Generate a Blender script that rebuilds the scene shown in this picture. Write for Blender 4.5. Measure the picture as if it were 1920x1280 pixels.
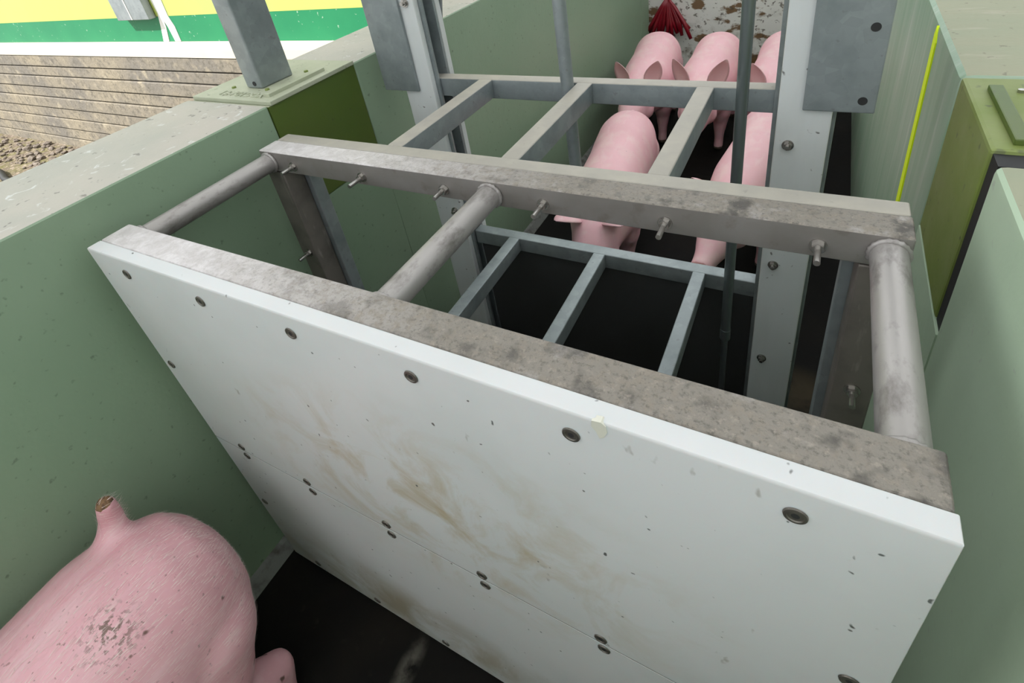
import bpy, bmesh, math, random
from mathutils import Vector, Matrix, noise
random.seed(7)
for o in list(bpy.data.objects): bpy.data.objects.remove(o, do_unlink=True)
SC = bpy.context.scene
COL = SC.collection

# ------------------------------------------------------------------ camera
cam_d = bpy.data.cameras.new('camera'); cam = bpy.data.objects.new('camera', cam_d); COL.objects.link(cam)
cR = Vector((0.87737659, 0.45701998, -0.14609262)); cU = Vector((-0.12636043, 0.51382966, 0.84853528)); cF = Vector((-0.4628643, 0.72602467, -0.50857135))
cam.matrix_world = Matrix(((cR.x, cU.x, -cF.x, 1.15925), (cR.y, cU.y, -cF.y, -0.34058), (cR.z, cU.z, -cF.z, 1.60321), (0, 0, 0, 1)))
cam_d.sensor_fit = 'HORIZONTAL'; cam_d.sensor_width = 36.0
cam_d.lens = 36.0 * 1013.15 / 1920.0
cam_d.shift_x = -(965.85 - 960) / 1920.0
cam_d.shift_y = (362.55 - 640) / 1920.0
cam_d.clip_start = 0.02; cam_d.clip_end = 200
SC.camera = cam

# ------------------------------------------------------------------ world, sun, exposure
W = bpy.data.worlds.new('World'); SC.world = W; W.use_nodes = True
bg = W.node_tree.nodes['Background']; bg.inputs[0].default_value = (0.93, 0.97, 1.0, 1); bg.inputs[1].default_value = 1.1
sd = bpy.data.lights.new('sun', 'SUN'); sun = bpy.data.objects.new('sun', sd); COL.objects.link(sun)
sd.energy = 6.2; sd.angle = math.radians(1.5); sd.color = (1.0, 0.97, 0.93)
sun.rotation_euler = Vector((0.55, 0.62, -1.0)).to_track_quat('-Z', 'Y').to_euler()
sun.location = (-4, -4, 8)
vs = SC.view_settings
vs.view_transform = 'Standard'; vs.look = 'None'; vs.gamma = 1.0; vs.use_curve_mapping = False
vs.exposure = 0.52

# ------------------------------------------------------------------ materials
def mat(name, base, rough=0.6, metal=0.0, layers=(), bump=None, sss=0.0, spec=0.5, trans=None):
    m = bpy.data.materials.new(name); m.use_nodes = True
    nt = m.node_tree; N = nt.nodes; L = nt.links
    b = N['Principled BSDF']
    b.inputs['Roughness'].default_value = rough; b.inputs['Metallic'].default_value = metal
    b.inputs['Specular IOR Level'].default_value = spec
    tc = N.new('ShaderNodeTexCoord')
    def coords(scale):
        mp = N.new('ShaderNodeMapping'); mp.inputs['Scale'].default_value = scale
        L.new(tc.outputs['Object'], mp.inputs['Vector']); return mp.outputs[0]
    def tex(d):
        v = coords(d.get('stretch', (1, 1, 1)))
        k = d.get('kind', 'noise')
        if k == 'noise':
            t = N.new('ShaderNodeTexNoise'); t.inputs['Scale'].default_value = d['scale']; t.inputs['Detail'].default_value = d.get('detail', 4)
            t.inputs['Roughness'].default_value = d.get('nr', 0.55); t.inputs['Distortion'].default_value = d.get('dist', 0)
            L.new(v, t.inputs['Vector']); return t.outputs['Fac']
        if k == 'voronoi':
            t = N.new('ShaderNodeTexVoronoi'); t.inputs['Scale'].default_value = d['scale']; t.inputs['Randomness'].default_value = 1
            L.new(v, t.inputs['Vector'])
            return t.outputs['Color' if d.get('cell') else 'Distance']
    def mr(src, lo, hi):
        r = N.new('ShaderNodeMapRange'); r.inputs['From Min'].default_value = lo; r.inputs['From Max'].default_value = hi
        L.new(src, r.inputs['Value']); return r.outputs[0]
    def mul(a, bb):
        n = N.new('ShaderNodeMath'); n.operation = 'MULTIPLY'; L.new(a, n.inputs[0])
        if isinstance(bb, float): n.inputs[1].default_value = bb
        else: L.new(bb, n.inputs[1])
        return n.outputs[0]
    rgb = N.new('ShaderNodeRGB'); rgb.outputs[0].default_value = (*base, 1); cur = rgb.outputs[0]
    for d in layers:
        f = mr(tex(d), d['lo'], d['hi'])
        if 'kind2' in d: f = mul(f, mr(tex(d['kind2']), d['kind2']['lo'], d['kind2']['hi']))
        if 'ell' in d:      # a stain with a shape of its own: ellipsoid (centre, radii) in the thing's space
            c, r = d['ell']
            vm = N.new('ShaderNodeVectorMath'); vm.operation = 'SUBTRACT'; L.new(tc.outputs['Object'], vm.inputs[0]); vm.inputs[1].default_value = c
            v2 = N.new('ShaderNodeVectorMath'); v2.operation = 'DIVIDE'; L.new(vm.outputs[0], v2.inputs[0]); v2.inputs[1].default_value = r
            v3 = N.new('ShaderNodeVectorMath'); v3.operation = 'LENGTH'; L.new(v2.outputs[0], v3.inputs[0])
            f = mul(f, mr(v3.outputs['Value'], 1.0, 0.3))
        if 'axis' in d:
            sx = N.new('ShaderNodeSeparateXYZ'); L.new(tc.outputs['Object'], sx.inputs[0])
            f = mul(f, mr(sx.outputs[d['axis'][0]], d['axis'][1], d['axis'][2]))
        f = mul(f, float(d.get('fac', 1.0)))
        mx = N.new('ShaderNodeMix'); mx.data_type = 'RGBA'
        L.new(f, mx.inputs['Factor']); L.new(cur, mx.inputs['A']); mx.inputs['B'].default_value = (*d['color'], 1)
        cur = mx.outputs['Result']
    L.new(cur, b.inputs['Base Color'])
    if bump:
        bl = bump if isinstance(bump, list) else [bump]
        prev = None
        for d in bl:
            bn = N.new('ShaderNodeBump'); bn.inputs['Strength'].default_value = d.get('str', 0.3); bn.inputs['Distance'].default_value = d.get('d', 0.002)
            L.new(tex(d), bn.inputs['Height'])
            if prev: L.new(prev, bn.inputs['Normal'])
            prev = bn.outputs[0]
        L.new(prev, b.inputs['Normal'])
    if sss:
        b.inputs['Subsurface Weight'].default_value = sss; b.inputs['Subsurface Radius'].default_value = (0.02, 0.008, 0.006); b.inputs['Subsurface Scale'].default_value = 0.6
    if trans:
        tb = N.new('ShaderNodeBsdfTranslucent'); tb.inputs[0].default_value = (*trans, 1)
        ms = N.new('ShaderNodeMixShader'); ms.inputs[0].default_value = 0.6
        L.new(b.outputs[0], ms.inputs[1]); L.new(tb.outputs[0], ms.inputs[2]); L.new(ms.outputs[0], N['Material Output'].inputs['Surface'])
    return m

M = {}
M['sage'] = mat('sage_wall_paint', (0.225, 0.315, 0.21), 0.5, layers=[
    dict(scale=1.6, lo=0.35, hi=0.7, color=(0.27, 0.345, 0.24), fac=0.6),
    dict(scale=60, lo=0.66, hi=0.74, color=(0.07, 0.09, 0.06), fac=0.5, detail=2)],
    bump=[dict(scale=9, str=0.25, d=0.01), dict(scale=120, str=0.12, d=0.002)])
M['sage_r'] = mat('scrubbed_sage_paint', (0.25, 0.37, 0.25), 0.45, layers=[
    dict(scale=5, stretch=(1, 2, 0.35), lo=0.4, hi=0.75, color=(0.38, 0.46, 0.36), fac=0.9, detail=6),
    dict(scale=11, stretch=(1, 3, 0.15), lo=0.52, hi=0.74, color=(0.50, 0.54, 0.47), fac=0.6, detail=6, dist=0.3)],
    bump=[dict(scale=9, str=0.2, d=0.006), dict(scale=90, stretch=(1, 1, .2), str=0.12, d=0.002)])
M['sage_lit'] = mat('lit_scuffed_sage_paint', (0.47, 0.59, 0.43), 0.45, layers=[  # sage paint lightened to stand in for light from the left opening
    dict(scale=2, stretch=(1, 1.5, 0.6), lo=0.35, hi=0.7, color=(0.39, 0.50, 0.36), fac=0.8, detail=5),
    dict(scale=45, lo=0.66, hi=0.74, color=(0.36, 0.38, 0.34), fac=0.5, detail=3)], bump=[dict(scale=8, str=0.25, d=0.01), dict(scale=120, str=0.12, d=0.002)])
M['walltop'] = mat('worn_wall_top', (0.46, 0.435, 0.375), 0.75, layers=[
    dict(scale=7, lo=0.35, hi=0.7, color=(0.395, 0.39, 0.34), fac=0.8),
    dict(scale=3, lo=0.5, hi=0.75, color=(0.53, 0.465, 0.41), fac=0.6),
    dict(scale=22, dist=2, lo=0.62, hi=0.72, color=(0.68, 0.69, 0.67), fac=0.7),
    dict(scale=45, lo=0.67, hi=0.73, color=(0.16, 0.15, 0.13), fac=0.7, detail=2)],
    bump=dict(scale=40, str=0.3, d=0.004))
M['walltop_r'] = mat('worn_wall_top_green', (0.33, 0.325, 0.225), 0.7, layers=[
    dict(scale=4, stretch=(0.4, 3, 1), lo=0.4, hi=0.7, color=(0.29, 0.32, 0.22), fac=0.8),
    dict(scale=18, stretch=(0.4, 2, 1), lo=0.6, hi=0.72, color=(0.42, 0.385, 0.30), fac=0.7),
    dict(scale=60, lo=0.68, hi=0.74, color=(0.14, 0.13, 0.1), fac=0.6, detail=2)], bump=dict(scale=40, str=0.25, d=0.003))
M['olive'] = mat('olive_green_paint', (0.07, 0.115, 0.014), 0.45, layers=[
    dict(scale=3, lo=0.4, hi=0.75, color=(0.11, 0.13, 0.03), fac=0.6),
    dict(scale=40, lo=0.68, hi=0.76, color=(0.05, 0.06, 0.02), fac=0.5, detail=2)], bump=dict(scale=14, str=0.15, d=0.005))
M['olivetop'] = mat('dusty_olive_plate', (0.42, 0.435, 0.32), 0.6, layers=[
    dict(scale=14, lo=0.4, hi=0.7, color=(0.35, 0.375, 0.26), fac=0.8),
    dict(scale=60, lo=0.66, hi=0.72, color=(0.14, 0.14, 0.09), fac=0.6, detail=2)], bump=dict(scale=30, str=0.2, d=0.002))
M['olive_r'] = mat('dusty_olive_pad', (0.165, 0.215, 0.04), 0.55, layers=[
    dict(scale=9, lo=0.42, hi=0.68, color=(0.22, 0.255, 0.085), fac=0.85),
    dict(scale=40, lo=0.66, hi=0.73, color=(0.08, 0.09, 0.04), fac=0.7, detail=2)], bump=dict(scale=30, str=0.3, d=0.003))
M['floor'] = mat('wet_dark_floor', (0.0035, 0.0028, 0.002), 0.75, spec=0.2, layers=[
    dict(scale=25, lo=0.35, hi=0.6, color=(0.13, 0.12, 0.10), fac=0.7, ell=((0.47, -0.10, 0.0), (0.03, 0.10, 1.0))),
    dict(scale=9, lo=0.3, hi=0.5, color=(0.06, 0.045, 0.026), fac=0.8, ell=((1.24, 1.05, 0.0), (0.12, 0.12, 1.0))),
    dict(scale=4, lo=0.5, hi=0.8, color=(0.010, 0.0075, 0.0045), fac=0.9),
    dict(scale=30, lo=0.62, hi=0.75, color=(0.022, 0.018, 0.013), fac=0.5)], bump=dict(scale=18, str=0.4, d=0.006))
M['curb'] = mat('grey_concrete_fillet', (0.16, 0.165, 0.15), 0.8, layers=[dict(scale=30, lo=0.45, hi=0.7, color=(0.05, 0.045, 0.035), fac=0.8)], bump=dict(scale=60, str=0.4, d=0.004))
M['hdpe'] = mat('white_hdpe', (0.62, 0.62, 0.62), 0.42, sss=0.25, layers=[
    dict(scale=3.5, lo=0.42, hi=0.75, color=(0.50, 0.52, 0.51), fac=0.55),
    dict(scale=9, stretch=(1, 1, 1.0), detail=7, nr=0.65, dist=0.7, lo=0.46, hi=0.68, color=(0.44, 0.36, 0.235), fac=0.9, ell=((0.04, 0, 0.72), (0.52, 3, 0.30))),
    dict(scale=7, detail=7, nr=0.65, dist=0.7, lo=0.36, hi=0.60, color=(0.34, 0.29, 0.205), fac=0.9, ell=((-0.23, 0, 0.10), (0.66, 3, 0.18))),
    dict(scale=34, stretch=(1.0, 1, 0.55), detail=3, lo=0.71, hi=0.76, color=(0.24, 0.215, 0.18), fac=0.6),
    dict(scale=70, detail=1, lo=0.755, hi=0.79, color=(0.06, 0.06, 0.055), fac=0.9)],
    bump=dict(scale=45, str=0.06, d=0.002))
M['hdpe_strip'] = mat('white_hdpe_guide', (0.66, 0.68, 0.68), 0.4, sss=0.05, layers=[
    dict(scale=5, stretch=(2, 1, .4), lo=0.4, hi=0.75, color=(0.50, 0.51, 0.48), fac=0.6),
    dict(scale=60, detail=1, lo=0.74, hi=0.79, color=(0.1, 0.09, 0.08), fac=0.8)])
M['hdpe_edge'] = mat('sawn_hdpe_edge', (0.66, 0.64, 0.55), 0.6)
M['muddy'] = mat('muddy_steel_rail', (0.56, 0.52, 0.51), 0.55, metal=0.25, layers=[
    dict(scale=34, detail=7, nr=0.65, lo=0.42, hi=0.64, color=(0.72, 0.68, 0.68), fac=0.8, dist=0.6),
    dict(scale=13, detail=7, nr=0.65, lo=0.12, hi=0.42, color=(0.235, 0.21, 0.18), fac=1.0, axis=('X', -0.35, 0.15)),
    dict(scale=62, detail=7, nr=0.7, lo=0.48, hi=0.62, color=(0.25, 0.215, 0.175), fac=0.85, axis=('X', -0.45, 0.1)),
    dict(scale=20, detail=6, lo=0.54, hi=0.66, color=(0.07, 0.063, 0.056), fac=0.85, axis=('X', -0.4, 0.35)),
    dict(scale=150, detail=4, nr=0.7, lo=0.52, hi=0.66, color=(0.08, 0.07, 0.06), fac=0.6, axis=('X', -0.6, 0.2)),
    dict(scale=110, detail=4, nr=0.7, lo=0.56, hi=0.70, color=(0.36, 0.31, 0.26), fac=0.6, axis=('X', -0.5, 0.2))],
    bump=[dict(scale=45, detail=6, str=0.9, d=0.006), dict(scale=12, str=0.3, d=0.004)])
M['steel'] = mat('brushed_mill_steel', (0.32, 0.295, 0.28), 0.42, metal=0.45, layers=[
    dict(scale=8, stretch=(1, 0.25, 1), lo=0.4, hi=0.7, color=(0.47, 0.44, 0.425), fac=0.9, detail=6),
    dict(scale=30, stretch=(1, 0.45, 1), detail=7, nr=0.65, lo=0.5, hi=0.66, color=(0.17, 0.15, 0.14), fac=0.85)],
    bump=dict(scale=60, stretch=(1, 0.3, 1), str=0.15, d=0.001))
M['railface'] = mat('dull_rail_steel', (0.25, 0.228, 0.21), 0.5, metal=0.5, layers=[
    dict(scale=10, lo=0.4, hi=0.7, color=(0.33, 0.305, 0.29), fac=0.8),
    dict(scale=30, detail=5, lo=0.58, hi=0.72, color=(0.2, 0.17, 0.15), fac=0.7)], bump=dict(scale=50, str=0.15, d=0.001))
M['legsteel'] = mat('dark_leg_steel', (0.20, 0.175, 0.155), 0.5, metal=0.4, layers=[
    dict(scale=12, lo=0.45, hi=0.7, color=(0.11, 0.095, 0.085), fac=0.8),
    dict(scale=30, stretch=(2, 2, .4), lo=0.6, hi=0.72, color=(0.36, 0.33, 0.30), fac=0.6)])
M['galv'] = mat('galvanised_steel', (0.28, 0.31, 0.315), 0.45, metal=0.5, layers=[
    dict(kind='voronoi', scale=45, cell=True, lo=0.2, hi=1.0, color=(0.37, 0.405, 0.41), fac=0.5),
    dict(scale=14, lo=0.45, hi=0.7, color=(0.20, 0.23, 0.235), fac=0.7),
    dict(scale=70, lo=0.66, hi=0.74, color=(0.2, 0.2, 0.2), fac=0.5, detail=2)], bump=dict(scale=70, str=0.12, d=0.001))
M['galvdust'] = mat('dusty_galvanised_steel', (0.37, 0.345, 0.30), 0.6, metal=0.3, layers=[
    dict(scale=18, lo=0.42, hi=0.68, color=(0.43, 0.395, 0.335), fac=0.8),
    dict(scale=50, lo=0.66, hi=0.74, color=(0.26, 0.25, 0.22), fac=0.6, detail=3)], bump=dict(scale=60, str=0.2, d=0.001))
M['bolt'] = mat('zinc_bolt', (0.42, 0.40, 0.375), 0.25, metal=0.9)
M['screw'] = mat('stained_screw', (0.16, 0.145, 0.125), 0.45, metal=0.7)
M['socket'] = mat('screw_socket', (0.02, 0.02, 0.02), 0.7)
M['rod'] = mat('dark_cylinder_tube', (0.19, 0.215, 0.22), 0.28, metal=0.7)
M['sheet'] = mat('black_gate_sheet', (0.045, 0.046, 0.046), 0.4, layers=[dict(scale=3, lo=0.5, hi=0.8, color=(0.03, 0.029, 0.027), fac=0.8)])
M['rubber'] = mat('black_rubber', (0.006, 0.006, 0.0065), 0.6)
M['yellow'] = mat('fluorescent_yellow', (0.80, 0.98, 0.0), 0.6)
M['concrete'] = mat('lichened_concrete', (0.27, 0.23, 0.165), 0.85, layers=[
    dict(scale=2.2, detail=6, lo=0.36, hi=0.62, color=(0.16, 0.145, 0.125), fac=0.9),
    dict(scale=24, detail=7, nr=0.7, lo=0.5, hi=0.62, color=(0.10, 0.09, 0.07), fac=0.7),
    dict(scale=9, detail=5, lo=0.56, hi=0.7, color=(0.33, 0.285, 0.21), fac=0.8)], bump=dict(scale=30, detail=6, str=0.5, d=0.01))
M['ledge'] = mat('pale_concrete_ledge', (0.50, 0.45, 0.36), 0.85, layers=[dict(scale=8, lo=0.45, hi=0.7, color=(0.45, 0.41, 0.33), fac=0.6)])
M['bandgreen'] = mat('bright_green_paint', (0.004, 0.18, 0.072), 0.55, layers=[dict(scale=3, lo=0.4, hi=0.7, color=(0.012, 0.22, 0.085), fac=0.7),
    dict(scale=40, lo=0.7, hi=0.75, color=(0.4, 0.5, 0.4), fac=0.6, detail=2)])
M['lime'] = mat('lime_yellow_paint', (0.42, 0.50, 0.12), 0.6, layers=[dict(scale=3, lo=0.45, hi=0.7, color=(0.38, 0.47, 0.13), fac=0.6)])
M['drip'] = mat('white_paint_run', (0.75, 0.74, 0.70), 0.6)
M['soil'] = mat('mossy_soil', (0.13, 0.10, 0.07), 0.95, layers=[
    dict(scale=6, lo=0.42, hi=0.65, color=(0.12, 0.11, 0.03), fac=0.9), dict(scale=25, lo=0.5, hi=0.66, color=(0.30, 0.24, 0.19), fac=0.8)], bump=dict(scale=30, str=0.8, d=0.03))
M['stone'] = mat('pale_rubble', (0.20, 0.165, 0.135), 0.9, layers=[dict(scale=20, lo=0.4, hi=0.7, color=(0.10, 0.08, 0.06), fac=0.9)])
M['stained'] = mat('manure_stained_white', (0.80, 0.78, 0.73), 0.55, layers=[
    dict(scale=9, detail=6, dist=0.5, lo=0.5, hi=0.64, color=(0.36, 0.32, 0.26), fac=0.8, axis=('Z', 0.5, 0.2)),
    dict(scale=7, stretch=(0.7, 1, 1.3), detail=5, lo=0.545, hi=0.59, color=(0.17, 0.085, 0.025), fac=0.95),
    dict(scale=30, detail=4, lo=0.6, hi=0.66, color=(0.10, 0.075, 0.05), fac=0.8)], bump=dict(scale=20, str=0.3, d=0.01))
M['dark'] = mat('dark_opening', (0.012, 0.016, 0.011), 0.8)
M['red'] = mat('red_plastic_strap', (0.22, 0.005, 0.014), 0.3)
M['redear'] = mat('red_ear_tag', (0.62, 0.03, 0.02), 0.4)
M['skin'] = mat('pig_skin', (0.78, 0.455, 0.49), 0.5, sss=0.12, layers=[
    dict(scale=3, lo=0.38, hi=0.7, color=(0.70, 0.38, 0.41), fac=0.8),
    dict(scale=9, detail=5, lo=0.5, hi=0.72, color=(0.78, 0.57, 0.54), fac=0.7),
    dict(scale=26, stretch=(0.35, 1, 1), detail=5, lo=0.56, hi=0.74, color=(0.80, 0.60, 0.58), fac=0.5),
    dict(scale=60, detail=3, lo=0.7, hi=0.76, color=(0.24, 0.15, 0.11), fac=0.6)],
    bump=[dict(scale=55, stretch=(0.15, 1, 1), str=0.22, d=0.002), dict(scale=10, str=0.2, d=0.006)])
M['skin_near'] = mat('pig_skin_muddy', (0.75, 0.41, 0.455), 0.48, sss=0.12, layers=[
    dict(scale=4, lo=0.38, hi=0.7, color=(0.66, 0.32, 0.365), fac=0.8),
    dict(scale=40, stretch=(0.12, 1, 0.8), detail=5, lo=0.5, hi=0.72, color=(0.80, 0.53, 0.56), fac=0.6),
    dict(scale=130, detail=3, lo=0.50, hi=0.60, color=(0.13, 0.085, 0.055), fac=0.85, ell=((-0.36, 0.10, 0.66), (0.055, 0.05, 0.2))),
    dict(scale=110, detail=2, lo=0.66, hi=0.72, color=(0.18, 0.11, 0.08), fac=0.7, ell=((-0.30, 0.10, 0.60), (0.40, 0.22, 0.4))),
    dict(scale=22, detail=2, lo=0.70, hi=0.735, color=(0.12, 0.06, 0.04), fac=0.9)],
    bump=[dict(scale=70, stretch=(0.1, 1, 0.8), str=0.45, d=0.003), dict(scale=10, str=0.2, d=0.006)])
M['earin'] = mat('pig_ear_inside', (0.80, 0.50, 0.50), 0.55, sss=0.1)
M['snout'] = mat('pig_snout', (0.62, 0.30, 0.29), 0.4, layers=[dict(scale=20, lo=0.45, hi=0.7, color=(0.40, 0.18, 0.16), fac=0.7)])
M['hoof'] = mat('pig_hoof', (0.12, 0.09, 0.07), 0.6)
M['hair'] = mat('pig_bristle', (0.85, 0.70, 0.66), 0.5)
M['tailtip'] = mat('tail_scab', (0.22, 0.12, 0.06), 0.8, layers=[dict(scale=120, lo=0.45, hi=0.6, color=(0.06, 0.03, 0.02), fac=0.8)])
M['blocker'] = mat('grey_green_blocker_wall', (0.24, 0.28, 0.25), 0.7)
M['roof'] = mat('added_translucent_roof', (0.75, 0.75, 0.72), 0.8, trans=(0.87, 0.89, 0.91))

# ------------------------------------------------------------------ helpers
ORG = {}
def new_empty(name, loc, label, cat, group=None):
    o = bpy.data.objects.new(name, None); COL.objects.link(o); o.location = loc; o.empty_display_size = 0.1
    o['label'] = label; o['category'] = cat
    if group: o['group'] = group
    ORG[o.name] = Vector(loc); return o
def link(name, me, mats, parent=None, org=None, smooth=False):
    for m in (mats if isinstance(mats, (list, tuple)) else [mats]):
        if not me.materials.get(M[m].name): me.materials.append(M[m])
    if smooth:
        for p in me.polygons: p.use_smooth = True
    o = bpy.data.objects.new(name, me); COL.objects.link(o)
    if parent: o.parent = parent
    return o
def root_org(p):
    while p is not None:
        if p.name in ORG: return ORG[p.name]
        p = p.parent
    return Vector((0, 0, 0))
def obj(name, bm, mats, parent=None, smooth=False, kind=None, label=None, cat=None, group=None, origin=None):
    """one mesh object; bm is in world coordinates"""
    og = root_org(parent) if parent else Vector(origin or (0, 0, 0))
    if og.length: bmesh.ops.translate(bm, verts=bm.verts, vec=-og)
    bmesh.ops.recalc_face_normals(bm, faces=bm.faces)
    me = bpy.data.meshes.new(name); bm.to_mesh(me); bm.free()
    o = link(name, me, mats, parent, smooth=smooth)
    if not parent and og.length: o.location = og
    if kind: o['kind'] = kind
    if label: o['label'] = label
    if cat: o['category'] = cat
    if group: o['group'] = group
    return o
def smooth_by_angle(o, deg=40):
    me = o.data; bm = bmesh.new(); bm.from_mesh(me)
    for f in bm.faces: f.smooth = True
    for e in bm.edges:
        if len(e.link_faces) == 2 and e.calc_face_angle(0) > math.radians(deg): e.smooth = False
    bm.to_mesh(me); bm.free()
def add_box(bm, a, b, bev=0.0, seg=2):
    x0, y0, z0 = a; x1, y1, z1 = b
    r = bmesh.ops.create_cube(bm, size=1.0)
    for v in r['verts']:
        v.co = Vector(((x0 + x1) / 2 + v.co.x * (x1 - x0), (y0 + y1) / 2 + v.co.y * (y1 - y0), (z0 + z1) / 2 + v.co.z * (z1 - z0)))
    if bev > 0:
        es = {e for v in r['verts'] for e in v.link_edges}
        bmesh.ops.bevel(bm, geom=list(es), offset=bev, segments=seg, affect='EDGES', profile=0.6)
def box(a, b, bev=0.0, seg=2):
    bm = bmesh.new(); add_box(bm, a, b, bev, seg); return bm
def add_tube(bm, p, q, r0, r1=None, n=24, cap=True):
    p = Vector(p); q = Vector(q); r1 = r0 if r1 is None else r1
    d = (q - p); L = d.length
    rr = bmesh.ops.create_cone(bm, cap_ends=cap, segments=n, radius1=r0, radius2=r1, depth=L)
    mt = Matrix.Translation((p + q) / 2) @ d.to_track_quat('Z', 'Y').to_matrix().to_4x4()
    bmesh.ops.transform(bm, matrix=mt, verts=rr['verts'])
def tube(p, q, r0, r1=None, n=24):
    bm = bmesh.new(); add_tube(bm, p, q, r0, r1, n); return bm
def path_tube(bm, pts, rads, n=12):
    pts = [Vector(p) for p in pts]; rings = []
    for i, p in enumerate(pts):
        d = (pts[min(i + 1, len(pts) - 1)] - pts[max(i - 1, 0)]).normalized()
        a = d.orthogonal().normalized() if i == 0 else (pa - d * pa.dot(d)).normalized()
        pa = a; b = d.cross(a); r = rads[i] if isinstance(rads, (list, tuple)) else rads
        rings.append([bm.verts.new(p + (a * math.cos(t) + b * math.sin(t)) * r) for t in [2 * math.pi * k / n for k in range(n)]])
    for i in range(len(rings) - 1):
        for k in range(n): bm.faces.new((rings[i][k], rings[i][(k + 1) % n], rings[i + 1][(k + 1) % n], rings[i + 1][k]))
    bm.faces.new(rings[0][::-1]); bm.faces.new(rings[-1])
def add_prism(bm, poly, axis, a, b):
    """poly: 2D points; axis 'y' -> (x,z) extruded along y, 'x' -> (y,z) along x, 'z' -> (x,y) along z"""
    def P(u, v, t): return {'y': (u, t, v), 'x': (t, u, v), 'z': (u, v, t)}[axis]
    A = [bm.verts.new(P(u, v, a)) for u, v in poly]; B = [bm.verts.new(P(u, v, b)) for u, v in poly]; n = len(poly)
    bm.faces.new(A); bm.faces.new(B[::-1])
    for i in range(n): bm.faces.new((A[i], B[i], B[(i + 1) % n], A[(i + 1) % n]))
def topmat(o, idx=1, thr=0.75):
    for p in o.data.polygons:
        if p.normal.z > thr: p.material_index = idx
def struct(name, bm, mats, parent=None, **k):
    o = obj(name, bm, mats, parent, **k)
    if not parent: o['kind'] = 'structure'
    return o

# ------------------------------------------------------------------ the setting: race walls, floor, added roof
LX, RX, WT = -0.05, 1.378, 1.1875      # inner faces of the race and the height of the wall tops
def wall_seg(name, a, b, mats, bev=0.008):
    o = struct(name, box(a, b, bev, 3), mats); topmat(o); smooth_by_angle(o, 35); return o
struct('floor', box((-0.45, -4.0, -0.12), (2.4, 6.0, 0.0)), 'floor')
wall_seg('wall_left', (-0.385, -4.0, -0.3), (LX, 0.478, WT), ['sage', 'walltop'])
ZB = 0.875
struct('wall_left', box((-0.375, 0.478, -0.3), (LX, 0.802, ZB - 0.002)), 'sage')
struct('wall_right', box((RX, 0.479, -0.1), (2.3, 0.795, ZB - 0.002)), 'sage_lit')
wall_seg('wall_left', (-0.345, 0.802, -0.3), (LX, 3.70, WT), ['sage', 'walltop'])
wall_seg('wall_right', (RX, -4.0, -0.1), (2.3, 0.478, WT - 0.002), ['sage_lit', 'walltop_r'], 0.012)
wall_seg('wall_right', (RX, 0.795, -0.1), (2.3, 3.9, WT), ['sage_r', 'walltop_r'], 0.02)
o = struct('trim_1', box((-0.375, 0.480, ZB), (LX - 0.001, 0.800, WT - 0.004), 0.003), ['olive', 'olivetop']); topmat(o)
o = struct('trim_2', box((RX + 0.0003, 0.516, ZB), (2.2, 0.793, WT - 0.001), 0.006), ['olive_r', 'olive_r'])
struct('joint_shade', box((RX + 0.004, 0.4795, ZB), (2.2, 0.5155, WT - 0.006)), 'rubber')          # black fill painting the shade of the open joint beside the near right wall
# a grey concrete fillet along the foot of the left wall
bm = bmesh.new(); add_prism(bm, [(LX, 0.0), (LX + 0.035, 0.0), (LX + 0.012, 0.028), (LX, 0.035)], 'y', -3.9, 3.6)
struct('baseboard_left', bm, 'curb')
# far end: jamb and stained white board with a dark gap above
struct('wall_back', box((-0.35, 3.98, -0.1), (2.3, 4.05, 0.60), 0.004), 'stained')
struct('wall_end', box((-0.6, 4.25, -0.1), (2.4, 4.3, 1.3)), 'dark')
struct('trim_4', box((-0.34, 3.72, -0.1), (-0.055, 3.93, WT), 0.01), 'sage')
# roof sheeting over the race (unseen, added to diffuse the daylight)
struct('added_roof', box((-1.95, -2.9, 3.30), (4.6, 6.5, 3.302)), 'roof')
# shed walls behind the photographer and on the far right (unseen, added to shape the light)
struct('wall_blocker', box((-0.4, -3.0, -0.1), (4.6, -2.9, 1.45)), 'blocker')
struct('wall_blocker', box((4.6, -3.0, -0.1), (4.7, 6.5, 3.30)), 'blocker')

# ------------------------------------------------------------------ yard outside the left wall
GZ = -0.17
struct('ground', box((-14, -6, GZ - 0.1), (-0.385, 1.9, GZ)), 'soil')
wy = struct('wall_yard', box((-14, 1.93, GZ - 0.1), (-0.36, 2.4, 0.86)), 'concrete')
zs = [0.80, 0.691, 0.595, 0.484, 0.378, 0.262, 0.153, 0.037, -0.076, -0.185]
for i in range(len(zs) - 1):                       # board-marked courses, each a little proud or uneven
    dy = [0.0, 0.006, -0.004, 0.004, -0.006, 0.003, -0.003, 0.005, 0.0][i]
    bm = box((-13.9, 1.90 + dy, zs[i + 1] + 0.007), (-0.40, 1.94, zs[i] - 0.004), 0.006, 2)
    obj('plank', bm, 'concrete', wy)
bm = bmesh.new(); add_prism(bm, [(1.895, 0.802), (1.905, 0.86), (1.985, 0.892), (2.1, 0.892), (2.1, 0.802)], 'x', -13.9, -0.40)
obj('coping', bm, 'ledge', wy)
wb = struct('wall_building', box((-14, 1.985, 0.893), (-0.36, 2.2, 1.075)), 'bandgreen')
obj('lime_wall', box((-14, 1.986, 1.076), (-0.36, 2.2, 2.0)), 'lime', wb)
bm = bmesh.new(); add_prism(bm, [(-3.10, 1.30), (-2.96, 1.30), (-2.97, 1.08), (-2.945, 1.0), (-2.95, 0.895), (-3.02, 0.895), (-3.03, 1.0), (-3.045, 1.05), (-3.055, 1.0), (-3.10, 0.895), (-3.17, 0.895), (-3.12, 1.0), (-3.08, 1.1)], 'y', 1.981, 1.986)
obj('paint_run', bm, 'drip', wb)
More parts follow.
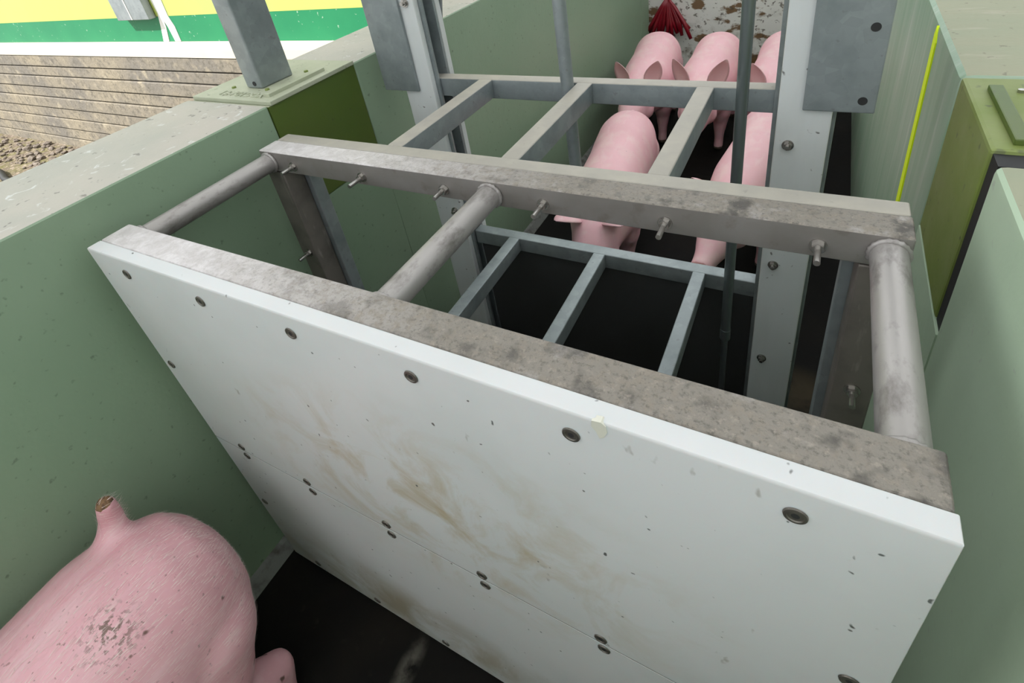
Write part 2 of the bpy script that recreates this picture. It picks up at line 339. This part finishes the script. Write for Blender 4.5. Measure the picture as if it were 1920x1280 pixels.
plate = new_empty('wall_plate', (-3.32, 1.93, 1.07), 'grey metal plate fixed flat on the lime yellow outside wall', 'plate')
obj('plate', box((-3.53, 1.925, 1.070), (-3.115, 1.98, 1.7), 0.004), 'galv', plate)
obj('seam', box((-3.335, 1.921, 1.073), (-3.325, 1.926, 1.7)), 'drip', plate)
# rubble on the ground (uncountable), a cable and a slatted grate by the wall
bm = bmesh.new()
for k in range(420):
    x = random.uniform(-7.4, -3.9); y = random.uniform(1.42, 1.86); s = random.uniform(0.006, 0.04) * random.uniform(0.3, 1.2)
    r = bmesh.ops.create_icosphere(bm, subdivisions=1, radius=s)
    for v in r['verts']:
        v.co *= random.uniform(0.7, 1.25); v.co.z *= 0.6; v.co += Vector((x, y, GZ + s * 0.35))
obj('rubble', bm, 'stone', None, kind='stuff', label='pale broken rubble scattered over mossy soil in the yard', cat='rubble')
bm = bmesh.new(); path_tube(bm, [(-6.6, 1.33, GZ + .03), (-6.0, 1.29, GZ + .035), (-5.6, 1.27, GZ + .03), (-5.3, 1.20, GZ + .03), (-4.9, 1.17, GZ + .03), (-4.3, 1.05, GZ + .03)], 0.03, 10)
obj('cable', bm, 'rubber', None, smooth=True, label='dark cable lying on the soil below the concrete courses', cat='cable')
g = new_empty('floor_grate', (-5.0, 0.9, GZ), 'slatted metal grate on the ground past the left wall', 'grate')
for k in range(9):
    y = 0.66 + k * 0.055
    obj('slat', box((-5.9, y, GZ), (-4.3, y + 0.028, GZ + 0.04)), 'galvdust', g)
obj('grate_frame', box((-5.95, 0.60, GZ - 0.02), (-4.25, 1.17, GZ + 0.006)), 'rubber', g)

# ------------------------------------------------------------------ gate post on the left wall
gp = new_empty('gate_post', (-0.2, 0.64, WT), 'square galvanised post on a dusty olive base plate atop the left wall', 'post')
bp = obj('base_plate', box((-0.372, 0.486, WT - 0.0035), (LX + 0.004, 0.797, WT + 0.008), 0.002), 'olivetop', gp)
o = obj('post', box((-0.228, 0.562, WT + 0.008), (-0.163, 0.672, 2.6), 0.006, 3), 'galv', gp); smooth_by_angle(o)
obj('drain_hole', tube((-0.190, 0.5605, WT + 0.022), (-0.190, 0.564, WT + 0.022), 0.0065, n=14), 'socket', gp)
obj('stop_bar', box((-0.100, 0.512, WT + 0.0075), (-0.076, 0.712, WT + 0.017), 0.001), 'olivetop', bp)
for x, y in [(-0.281, 0.558), (-0.139, 0.557), (-0.137, 0.697)]:
    obj('anchor_bolt', tube((x, y, WT + 0.007), (x, y, WT + 0.0125), 0.0065, 0.0055, 10), 'olive_r', bp)
fc = bpy.data.curves.new('weld', 'FONT'); fc.body = '1B-7CTDOX'; fc.size = 0.032; fc.extrude = 0.0022; fc.bevel_depth = 0.001; fc.space_character = 1.05
fo = bpy.data.objects.new('tmp', fc); COL.objects.link(fo)
fo.matrix_world = Matrix.Translation((-0.284, 0.508, WT + 0.0085)) @ Matrix.Rotation(math.radians(-1), 4, 'Z')
bpy.context.view_layer.update()
me = bpy.data.meshes.new_from_object(fo.evaluated_get(bpy.context.evaluated_depsgraph_get())); me.transform(fo.matrix_world)
bpy.data.objects.remove(fo, do_unlink=True); me.materials.clear(); me.transform(Matrix.Translation(-ORG[gp.name]))
link('weld_lettering', me, 'olivetop', bp)
# raised bar and bolt on the right olive pad
rp = new_empty('stop_plate', (1.43, 0.64, WT), 'olive painted raised bar on the pad of the right wall', 'plate')
obj('stop_bar', box((1.405, 0.535, WT - 0.0015), (1.424, 0.738, WT + 0.008), 0.002), 'olive', rp)
obj('pad_plate', box((1.424, 0.535, WT - 0.0015), (1.75, 0.735, WT + 0.002), 0.001), 'olive_r', rp)
obj('anchor_bolt', tube((1.444, 0.722, WT), (1.444, 0.722, WT + 0.007), 0.005, n=10), 'bolt', rp)
# fluorescent yellow line down the right wall
bm = bmesh.new(); add_prism(bm, [(1.124, 1.180), (1.096, 1.150), (1.040, 0.62), (1.082, 0.62), (1.134, 1.160)], 'x', RX - 0.003, RX + 0.002)
obj('marking_stripe', bm, 'yellow', None, label='narrow fluorescent yellow stripe running down the right wall', cat='stripe')

# ------------------------------------------------------------------ fasteners (shared meshes)
def hexa(bm, r, y0, y1, rot=0.0):
    add_prism(bm, [(r * math.cos(rot + k * math.pi / 3), r * math.sin(rot + k * math.pi / 3)) for k in range(6)], 'y', y0, y1)
def bolt_mesh(name, out, s=1.0, rot=0.2):
    bm = bmesh.new()
    add_tube(bm, (0, 0, 0), (0, -0.003 * s, 0), 0.0135 * s, n=20)
    hexa(bm, 0.0098 * s, -0.003 * s, -0.012 * s, rot)
    add_tube(bm, (0, -0.010 * s, 0), (0, -out, 0), 0.0052 * s, n=12)
    bmesh.ops.recalc_face_normals(bm, faces=bm.faces)
    me = bpy.data.meshes.new(name); bm.to_mesh(me); bm.free(); me.materials.append(M['bolt']); return me
BOLT = [bolt_mesh('long_bolt', 0.036, 0.88, 0.2), bolt_mesh('long_bolt_b', 0.042, 0.88, 0.7)]
BOLT_S = bolt_mesh('short_bolt', 0.017, 0.9, 0.4)
def screw_mesh():
    bm = bmesh.new(); n = 28; prof = [(0.0105, -0.0002), (0.0099, -0.0018), (0.0074, -0.0021), (0.0066, -0.001), (0.0036, -0.0012)]
    rings = [[bm.verts.new((r * math.cos(2 * math.pi * k / n), y, r * math.sin(2 * math.pi * k / n))) for k in range(n)] for r, y in prof]
    for i in range(len(rings) - 1):
        for k in range(n): bm.faces.new((rings[i][k], rings[i][(k + 1) % n], rings[i + 1][(k + 1) % n], rings[i + 1][k]))
    f = bm.faces.new(rings[-1]); f.material_index = 1
    bmesh.ops.recalc_face_normals(bm, faces=bm.faces)
    me = bpy.data.meshes.new('screw'); bm.to_mesh(me); bm.free(); me.materials.append(M['screw']); me.materials.append(M['socket']); return me
SCREW = screw_mesh()
def place(name, me, loc, parent, rot=0.0, rotz=0.0):
    o = bpy.data.objects.new(name, me); COL.objects.link(o); o.parent = parent
    o.location = Vector(loc) - root_org(parent); o.rotation_euler = (0, rot, rotz); return o

# ------------------------------------------------------------------ the pushing gate: white boards on a steel frame
TZ = 1.12
pg = new_empty('push_gate', (0.65, 0.2, 0.0), 'large pushing gate faced with two white plastic boards on a muddy steel frame', 'gate')
def board(z0, z1, top):
    bm = box((0.002, -0.0262, z0), (1.302, -0.0005, z1))
    te = [e for e in bm.edges if top and all(v.co.z > z1 - 1e-5 and v.co.y < -0.02 for v in e.verts)]
    oe = [e for e in bm.edges if e not in te]
    bmesh.ops.bevel(bm, geom=oe, offset=0.0009, segments=1, affect='EDGES')
    if te:
        te = [e for e in bm.edges if all(v.co.z > z1 - 0.0012 and v.co.y < -0.0248 for v in e.verts) and e.calc_length() > 1.0]
        bmesh.ops.bevel(bm, geom=te, offset=0.004, segments=3, affect='EDGES', profile=0.5, clamp_overlap=True)
    o = obj('board', bm, ['hdpe', 'hdpe_edge'], pg); 
    for p in o.data.polygons:
        if abs(p.normal.x) > 0.9: p.material_index = 1
    smooth_by_angle(o, 30); return o
b1 = board(0.5572, TZ, True); b2 = board(0.012, 0.5550, False)
obj('seam_shade', box((0.003, -0.0259, 0.5549), (1.301, -0.001, 0.5573)), 'legsteel', pg)  # dark filler puts the shade of the board gap into colour
b1['label'] = 'upper white plastic board'; b2['label'] = 'lower white plastic board'
BX = [0.110, 0.326, 0.543, 0.760, 0.977, 1.193]
def scr(x, z, b): place('screw', SCREW, (x + random.uniform(-.002, .002), -0.0264, z + random.uniform(-.001, .001)), b, rot=random.uniform(0, 6))
for x in BX:
    scr(x, 1.083, b1); scr(x, 0.5735, b1); scr(x, 0.5385, b2); scr(x, 0.040, b2)
for z, b in ((0.818, b1), (0.295, b2)):
    scr(0.033, z, b); scr(1.270, z, b)
# chipped gouge at the upper board's edge
bm = bmesh.new(); add_prism(bm, [(1.003, 1.1195), (1.013, 1.1212), (1.018, 1.117), (1.019, 1.108), (1.015, 1.098), (1.010, 1.094), (1.007, 1.103), (1.002, 1.110)], 'y', -0.0268, -0.019)
obj('gouge', bm, 'hdpe_edge', b1)
# rails: front and rear, with mid and bottom members behind the boards
def rail(name, x0, x1, y0, y1, z0, z1, bev=0.005, mats=('railface', 'muddy')):
    o = obj(name, box((x0, y0, z0), (x1, y1, z1), bev, 3), list(mats), pg)
    topmat(o, 1, 0.6); smooth_by_angle(o, 35); return o
rail('front_rail', 0.0, 1.3, 0.0, 0.057, TZ - 0.055, TZ, 0.0045)
rr = rail('rear_rail', 0.0, 1.3, 0.375, 0.431, TZ - 0.0535, TZ, 0.0045)
for (y0, y1) in ((0.0, 0.057), (0.375, 0.431)):
    rail('mid_rail', 0.058, 1.242, y0, y1, 0.53, 0.585, mats=('legsteel', 'legsteel'))
    rail('bottom_rail', 0.058, 1.242, y0, y1, 0.015, 0.07, mats=('legsteel', 'legsteel'))
    for x0 in (0.0, 1.243):
        rail('leg', x0, x0 + 0.057, y0, y1, 0.014, TZ - 0.055, mats=('legsteel', 'legsteel'))
for x in BX:
    place('bolt', random.choice(BOLT), (x - 0.002, 0.375, 1.0875), rr)
for x in BX[1:-1]: place('bolt', BOLT[0], (x, 0.375, 0.557), rr)
for x in (0.030, 1.272): place('bolt', BOLT[0], (x, 0.375, 0.816), rr)
# round spacer tubes with weld beads
def weld_ring(c, r, nrm_y):
    bm = bmesh.new(); n = 40; m = 8; rings = []
    for i in range(n):
        t = 2 * math.pi * i / n; w = 0.0042 * (1 + 0.35 * math.sin(i * 2.9) * random.uniform(.4, 1))
        ring = []
        for j in range(m):
            u = 2 * math.pi * j / m; rr_ = r + w * math.cos(u)
            ring.append(bm.verts.new((c[0] + rr_ * math.cos(t), c[1] + w * math.sin(u), c[2] + rr_ * math.sin(t))))
        rings.append(ring)
    for i in range(n):
        for j in range(m): bm.faces.new((rings[i][j], rings[(i + 1) % n][j], rings[(i + 1) % n][(j + 1) % m], rings[i][(j + 1) % m]))
    return bm
for x, r in ((0.029, 0.0222), (0.6487, 0.0228), (1.2742, 0.0225)):
    z = TZ - 0.029
    p = obj('spacer_tube', tube((x, 0.055, z), (x, 0.377, z), r, n=40), 'steel', pg); smooth_by_angle(p, 40)
    for y in (0.060, 0.372): obj('weld_bead', weld_ring((x, y, z), r, 1), 'steel', p, smooth=True)

# ------------------------------------------------------------------ galvanised cage frame bolted behind the pushing gate
cf = new_empty('cage_frame', (0.65, 0.68, 0.0), 'galvanised ladder-like cage frame of square tube between the guide posts', 'frame')
def gbar(name, a, b, bev=0.004, parent=cf, top='galvdust'):
    o = obj(name, box(a, b, bev, 3), ['galv', top], parent); topmat(o, 1, 0.6); smooth_by_angle(o, 35); return o
gbar('front_bar', (0.002, 0.4315, TZ - 0.05), (1.298, 0.468, TZ), top='galvdust')
for x0 in (0.035, 1.228): gbar('leg', (x0, 0.4315, 0.012), (x0 + 0.037, 0.468, TZ - 0.05))
gbar('cross_bar', (0.150, 0.8758, TZ - 0.0565), (1.13, 0.9146, TZ))
XB = [(0.330, 0.3715), (0.625, 0.666), (0.920, 0.9585)]
for a, b in XB: gbar('ladder_bar', (a, 0.467, TZ - 0.052), (b, 0.877, TZ))
LZ = TZ - 0.5457
gbar('cross_bar', (0.196, 0.8758, LZ - 0.0515), (1.13, 0.9146, LZ), top='galv')
gbar('front_bar', (0.05, 0.4315, LZ - 0.05), (1.25, 0.468, LZ), top='galv')
for a, b in XB: gbar('ladder_bar', (a + .002, 0.467, LZ - 0.05), (b - .002, 0.877, LZ), top='galv')
gbar('bottom_bar', (0.06, 0.4315, 0.012), (1.24, 0.468, 0.05))
s = obj('gate_sheet', box((0.205, 0.886, 0.012), (1.10, 0.904, LZ - 0.05), 0.002), 'sheet', cf); s['label'] = 'black sheet below the lower bar'
obj('sheet_edge', box((0.206, 0.884, 0.012), (0.211, 0.888, LZ - 0.052)), 'galv', cf)

# ------------------------------------------------------------------ guide posts left and right of the frame
def guide_post(side, label):
    def X(x): return x if side < 0 else 1.28 - x
    def bx(x0, x1, y0, y1, z0, z1, bev=0.002):
        a, b = sorted((X(x0), X(x1))); return box((a, y0, z0), (b, y1, z1), bev)
    g = new_empty('guide_post', (X(0.12), 0.92, 0.0), label, 'post')
    f = obj('guide_strip', bx(0.083, 0.186, 0.846, 0.866, 0.012, 2.4, 0.003), ['hdpe_strip', 'hdpe_edge'], g)
    for p in f.data.polygons:
        if abs(p.normal.x) > 0.9: p.material_index = 1 if side > 0 else 0
    obj('channel', bx(0.075, 0.148, 0.866, 0.935, 0.0, 2.4), 'galv', g)
    obj('channel_lip', bx(0.148, 0.196, 0.866, 0.8745, 0.0, 2.4, 0.001), 'galv', g)
    obj('channel_lip', bx(0.148, 0.196, 0.9165, 0.925, 0.0, 2.4, 0.001), 'galv', g)
    obj('guide_strip', bx(0.100, 0.190, 0.935, 0.957, 0.012, 2.4, 0.003), 'hdpe_strip', g)
    pl = obj('mounting_plate', bx(0.0125, 0.139, 0.836, 0.8455, 1.091, 2.2, 0.0025), 'galv', g)
    if side > 0:
        for x, z in ((1.243, 1.262), (1.244, 1.117)):
            obj('bolt_hole', tube((x, 0.8352, z), (x, 0.8368, z), 0.0085, n=18), 'socket', pl)
    obj('rear_plate', bx(0.0125, 0.139, 0.958, 0.966, 1.12, 2.2), 'galv', g)
    bm = bmesh.new()
    poly = [(X(0.150), 1.13), (X(0.250), 1.55), (X(0.250), 2.2), (X(0.150), 2.2)]
    add_prism(bm, poly, 'y', 0.958, 0.966); obj('gusset', bm, 'galv', g)
    bxp = 0.158
    for z in (1.341, 1.004, 0.669, 0.334):
        place('bolt', BOLT_S, (X(bxp), 0.846, z), f)
    return g
guide_post(-1, 'left guide post of white plastic strips and galvanised channel')
guide_post(1, 'right guide post with wide white plastic strip and dark galvanised plate')
# vertical tubes
lt = new_empty('lift_tube', (0.608, 0.853, 0.80), 'light galvanised vertical tube beside the middle ladder bar', 'tube')
o = obj('tube', tube((0.608, 0.853, 0.80), (0.608, 0.853, 2.4), 0.0165, n=24), 'galv', lt); smooth_by_angle(o)
o = obj('end_collar', tube((0.608, 0.853, 0.796), (0.608, 0.853, 0.82), 0.020, n=24), 'galv', lt); smooth_by_angle(o)
ht = new_empty('cylinder_rod', (1.025, 0.82, 0.0), 'dark glossy vertical cylinder tube in front of the right guide post', 'cylinder')
o = obj('barrel', tube((1.025, 0.82, 0.42), (1.025, 0.82, 2.4), 0.0128, n=28), 'rod', ht); smooth_by_angle(o)
o = obj('piston_rod', tube((1.025, 0.82, 0.0), (1.025, 0.82, 0.43), 0.0085, n=20), 'rod', ht); smooth_by_angle(o)
o = obj('collar', tube((1.025, 0.82, 0.405), (1.025, 0.82, 0.44), 0.0142, n=24), 'rod', ht); smooth_by_angle(o)

# ------------------------------------------------------------------ red strap tassel at the far end
rt = new_empty('strap_tassel', (0.09, 3.93, 0.3), 'bunch of red plastic straps hanging at the far left corner', 'straps')
obj('tie', tube((0.085, 3.93, 0.60), (0.085, 3.93, 0.75), 0.012, n=12), 'galv', rt)
for k in range(15):
    f = k / 14.0; sx = (f - 0.45); ex = 0.085 + sx * 0.34 + random.uniform(-.02, .02); ey = 3.92 + random.uniform(-.05, .03)
    zz = 0.28 + 0.10 * abs(sx) + random.uniform(-.03, .05)
    bm = bmesh.new(); path_tube(bm, [(0.085, 3.93, 0.61), (0.085 + sx * 0.10, 3.925, 0.54), (0.085 + sx * 0.24, (3.93 + ey) / 2, 0.43), (ex, ey, zz)], [0.008, 0.014, 0.016, 0.013], 7)
    obj('strap', bm, 'red', rt, smooth=True)

# ------------------------------------------------------------------ pigs
def ring_loft(bm, st, n=28):
    rings = []
    for (x, zc, w, h, yo) in st:
        ring = []
        for k in range(n):
            t = 2 * math.pi * k / n; c, s_ = math.cos(t), math.sin(t); e = 2 / 2.25
            ring.append(bm.verts.new((x, yo + w * math.copysign(abs(c) ** e, c), zc + h * math.copysign(abs(s_) ** e, s_))))
        rings.append(ring)
    for i in range(len(rings) - 1):
        for k in range(n): bm.faces.new((rings[i][k], rings[i][(k + 1) % n], rings[i + 1][(k + 1) % n], rings[i + 1][k]))
    bm.faces.new(rings[0][::-1]); bm.faces.new(rings[-1])
def add_ball(bm, c, r, s=(1, 1, 1)):
    q = bmesh.ops.create_icosphere(bm, subdivisions=3, radius=r)
    for v in q['verts']: v.co = Vector((v.co.x * s[0] + c[0], v.co.y * s[1] + c[1], v.co.z * s[2] + c[2]))
def limb(bm, pts, rads):
    for p, r in zip(pts, rads): add_ball(bm, p, r)
    for i in range(len(pts) - 1): add_tube(bm, pts[i], pts[i + 1], rads[i], rads[i + 1], 18)
def ear(bm, base, up, out, fwd, L=0.14, wd=0.075, curl=0.35, mi=0):
    """a leaf-shaped cupped ear with thickness; material mi outside, 1 inside"""
    up = Vector(up).normalized(); fwd = Vector(fwd); fwd = (fwd - up * fwd.dot(up)).normalized(); side = up.cross(fwd)
    base = Vector(base); n = 9; m = 8; F, B = [], []
    for i in range(n):
        t = i / (n - 1); w = wd * (0.55 + 0.9 * t * (1 - t) * 2 - 0.5 * t ** 2) if t < 0.95 else wd * 0.08
        w = wd * (math.sin(math.pi * (0.18 + 0.80 * t)) ** 0.8)
        rowF, rowB = [], []
        for j in range(m):
            u = j / (m - 1) * 2 - 1
            p = base + up * (L * t) + side * (w * u) + fwd * (-curl * w * (1 - u * u) + 0.03 * t * t)
            th = 0.0035 * (1 - 0.5 * t)
            rowF.append(bm.verts.new(p + fwd * th)); rowB.append(bm.verts.new(p - fwd * th))
        F.append(rowF); B.append(rowB)
    fs = []
    for i in range(n - 1):
        for j in range(m - 1):
            f = bm.faces.new((F[i][j], F[i][j + 1], F[i + 1][j + 1], F[i + 1][j])); f.material_index = 1
            bm.faces.new((B[i][j], B[i + 1][j], B[i + 1][j + 1], B[i][j + 1]))
    for i in range(n - 1):
        bm.faces.new((F[i][0], F[i + 1][0], B[i + 1][0], B[i][0])); bm.faces.new((F[i][-1], B[i][-1], B[i + 1][-1], F[i + 1][-1]))
    bm.faces.new([F[0][j] for j in range(m)][::-1] + [B[0][j] for j in range(m)]); bm.faces.new([F[-1][j] for j in range(m)] + [B[-1][j] for j in range(m)][::-1])
def pig_mesh(name, head_drop=0.0, head_turn=0.0, voxel=0.010, tail='curl', lens=1.0, earL=0.155, earlean=0.10, earout=0.45):
    """a standing pig facing +X, feet on z=0, one continuous body"""
    bm = bmesh.new()
    def hd(x, z, y=0.0):            # head bends down and turns from the neck on
        t = max(0.0, (x - 0.34) / 0.48)
        return x - 0.12 * head_drop * t, z - head_drop * (t ** 1.3) * 0.42, y + head_turn * t * 0.30
    st = []
    for (x, zc, w, h) in [(-0.575, 0.47, 0.03, 0.05), (-0.560, 0.475, 0.085, 0.11), (-0.53, 0.475, 0.125, 0.16), (-0.47, 0.472, 0.160, 0.195), (-0.38, 0.470, 0.180, 0.212),
                          (-0.26, 0.465, 0.178, 0.212), (-0.10, 0.455, 0.172, 0.212), (0.06, 0.450, 0.176, 0.214), (0.20, 0.455, 0.178, 0.208), (0.31, 0.462, 0.165, 0.190), (0.40, 0.465, 0.140, 0.165),
                          (0.47, 0.462, 0.120, 0.140), (0.54, 0.450, 0.108, 0.122), (0.60, 0.430, 0.095, 0.104), (0.66, 0.405, 0.075, 0.080), (0.715, 0.385, 0.056, 0.060), (0.765, 0.370, 0.048, 0.050), (0.79, 0.364, 0.050, 0.053), (0.80, 0.362, 0.046, 0.048)]:
        X, Z, Yo = hd(x, zc); st.append((X * lens if x < 0 else X, Z, w, h, Yo))
    ring_loft(bm, st, 32)
    for s in (-1, 1):
        limb(bm, [(x * lens, y, z) for x, y, z in [(-0.43, s * 0.072, 0.42), (-0.40, s * 0.095, 0.34), (-0.36, s * 0.105, 0.27), (-0.425, s * 0.112, 0.20), (-0.485, s * 0.108, 0.155), (-0.470, s * 0.108, 0.085), (-0.455, s * 0.108, 0.032)]],
             [0.115, 0.092, 0.075, 0.055, 0.040, 0.033, 0.034])
        limb(bm, [(0.20, s * 0.095, 0.40), (0.215, s * 0.108, 0.29), (0.20, s * 0.106, 0.22), (0.215, s * 0.104, 0.135), (0.215, s * 0.104, 0.08), (0.235, s * 0.104, 0.030)],
             [0.11, 0.070, 0.052, 0.037, 0.032, 0.034])
        jx, jz, jy = hd(0.53, 0.40); add_ball(bm, (jx, jy + s * 0.055, jz), 0.068)                # jowls
        bx_, bz, by = hd(0.575, 0.497); add_ball(bm, (bx_, by + s * 0.055, bz), 0.030)              # brow
    # backbone ridge and a tail set high on the rump
    if tail == 'stub':
        limb(bm, [(-0.42, -0.045, 0.615), (-0.458, -0.064, 0.650), (-0.474, -0.066, 0.690), (-0.480, -0.056, 0.735)], [0.055, 0.033, 0.023, 0.020])
    else:
        limb(bm, [(x * lens, y, z) for x, y, z in [(-0.53, 0, 0.60), (-0.585, 0.0, 0.60), (-0.61, 0.02, 0.57), (-0.60, 0.035, 0.545), (-0.585, 0.02, 0.54)]], [0.035, 0.018, 0.013, 0.011, 0.008])
    me0 = bpy.data.meshes.new('tmp'); bm.to_mesh(me0); bm.free()
    to = bpy.data.objects.new('tmp', me0); COL.objects.link(to)
    md = to.modifiers.new('r', 'REMESH'); md.mode = 'VOXEL'; md.voxel_size = voxel
    md2 = to.modifiers.new('s', 'SMOOTH'); md2.factor = 0.5; md2.iterations = int(0.16 / voxel)
    bpy.context.view_layer.update()
    me1 = bpy.data.meshes.new_from_object(to.evaluated_get(bpy.context.evaluated_depsgraph_get()))
    bpy.data.objects.remove(to, do_unlink=True)
    bm = bmesh.new(); bm.from_mesh(me1)
    # snout disc and hooves take their own colour
    nx, nz, ny = hd(0.80, 0.362)
    for f in bm.faces:
        c = f.calc_center_median(); f.material_index = 0
        if (c - Vector((nx, ny, nz))).length < 0.050 and f.normal.x > 0.5: f.material_index = 2
        if c.z < 0.035: f.material_index = 3
        if tail == 'stub' and c.z > 0.7365 and c.x < -0.4: f.material_index = 4
    for s in (-1, 1):
        ex, ez, ey = hd(0.475, 0.560)
        ear(bm, (ex, ey + s * 0.085, ez - 0.01), (earlean, s * earout, 1.0), s, (0.9, s * 0.55, 0.0), L=earL, wd=0.062)
    for s in (-1, 1):                       # eyes and nostrils
        ex, ez, ey = hd(0.600, 0.478); q = bmesh.ops.create_icosphere(bm, subdivisions=2, radius=0.011)
        for v in q['verts']: v.co += Vector((ex + 0.006, ey + s * 0.078, ez))
        for f in {f for v in q['verts'] for f in v.link_faces}: f.material_index = 5
        q = bmesh.ops.create_icosphere(bm, subdivisions=2, radius=0.0085)
        for v in q['verts']: v.co += Vector((nx + 0.0, ny + s * 0.017, nz + 0.006))
        for f in {f for v in q['verts'] for f in v.link_faces}: f.material_index = 5
    me = bpy.data.meshes.new(name); bm.to_mesh(me); bm.free()
    for p in me.polygons: p.use_smooth = True
    return me
def pig(me, loc, rz, label, skin='skin', group='pigs crowded in the race', scale=1.0, tag=False):
    for m in (skin, 'earin', 'snout', 'hoof', 'tailtip', 'socket'):
        if len(me.materials) < 6: me.materials.append(M[m])
    o = bpy.data.objects.new('pig', me); COL.objects.link(o); o.location = loc; o.rotation_euler = (0, 0, math.radians(rz)); o.scale = (scale,) * 3
    o['label'] = label; o['category'] = 'pig'; o['group'] = group
    return o
near = pig_mesh('near_pig', 0.35, 0.0, 0.0075, 'stub')
pn = pig(near, (0.152, -0.722, 0.0), -90, 'large pink pig seen from behind against the left wall, stub tail raised', 'skin_near', group='pig by the near left wall', scale=0.97)
# pale bristles on its back and rump (short slivers lying along the coat)
bm = bmesh.new(); vn = near.vertices
for k in range(26000):
    v = vn[random.randrange(len(vn))]
    if v.co.z < 0.36 or v.co.x > 0.0: continue
    nrm = v.normal; d = Vector((-1.0, random.uniform(-.35, .35), -0.15)); d = (d - nrm * d.dot(nrm))
    if d.length < 0.05: continue
    d = d.normalized(); side = nrm.cross(d).normalized(); L = random.uniform(0.012, 0.026)
    p = v.co + nrm * 0.0004; a = bm.verts.new(p + side * 0.00034); b = bm.verts.new(p - side * 0.00034); c = bm.verts.new(p + d * L + nrm * 0.0028)
    bm.faces.new((a, b, c))
me = bpy.data.meshes.new('bristles'); bm.to_mesh(me); bm.free(); me.materials.append(M['hair'])
hb = bpy.data.objects.new('bristles', me); COL.objects.link(hb); hb.parent = pn; hb['kind'] = 'stuff'
pA = pig_mesh('pig_head_down', 0.10, 0.25, 0.011, lens=0.72, earL=0.17, earlean=-0.1, earout=0.2)
pB = pig_mesh('pig_head_low', 0.05, -0.2, 0.011, lens=0.72, earL=0.17, earlean=-0.1, earout=0.2)
pC = pig_mesh('pig_head_level', 0.0, 0.1, 0.011, lens=0.72, earL=0.20, earlean=-0.1, earout=0.3)
pD = pig_mesh('pig_nosing', 0.30, 0.1, 0.011, lens=1.10, earL=0.14, earlean=1.1, earout=0.75)
pE = pig_mesh('pig_nosing_b', 0.05, -0.2, 0.011, lens=0.86, earlean=0.3)
PS = 0.80
pig(pB, (0.245, 2.92, 0), -84, 'pink pig at the far left under the red straps, ears up', scale=0.85)
pig(pC, (0.605, 2.90, 0), -90, 'pale pink pig in the far row, between the left and right pigs', scale=0.85)
pig(pA, (0.975, 2.92, 0), -92, 'rosy pink pig in the far row nearest the right wall', scale=0.85)
pig(pD, (0.43, 1.61, 0), -83, 'pink pig standing just behind the frame, head over the lower bar', scale=PS)
pig(pE, (0.985, 1.86, 0), -96, 'pink pig behind the dark cylinder, snout close to the lower bar', scale=PS)
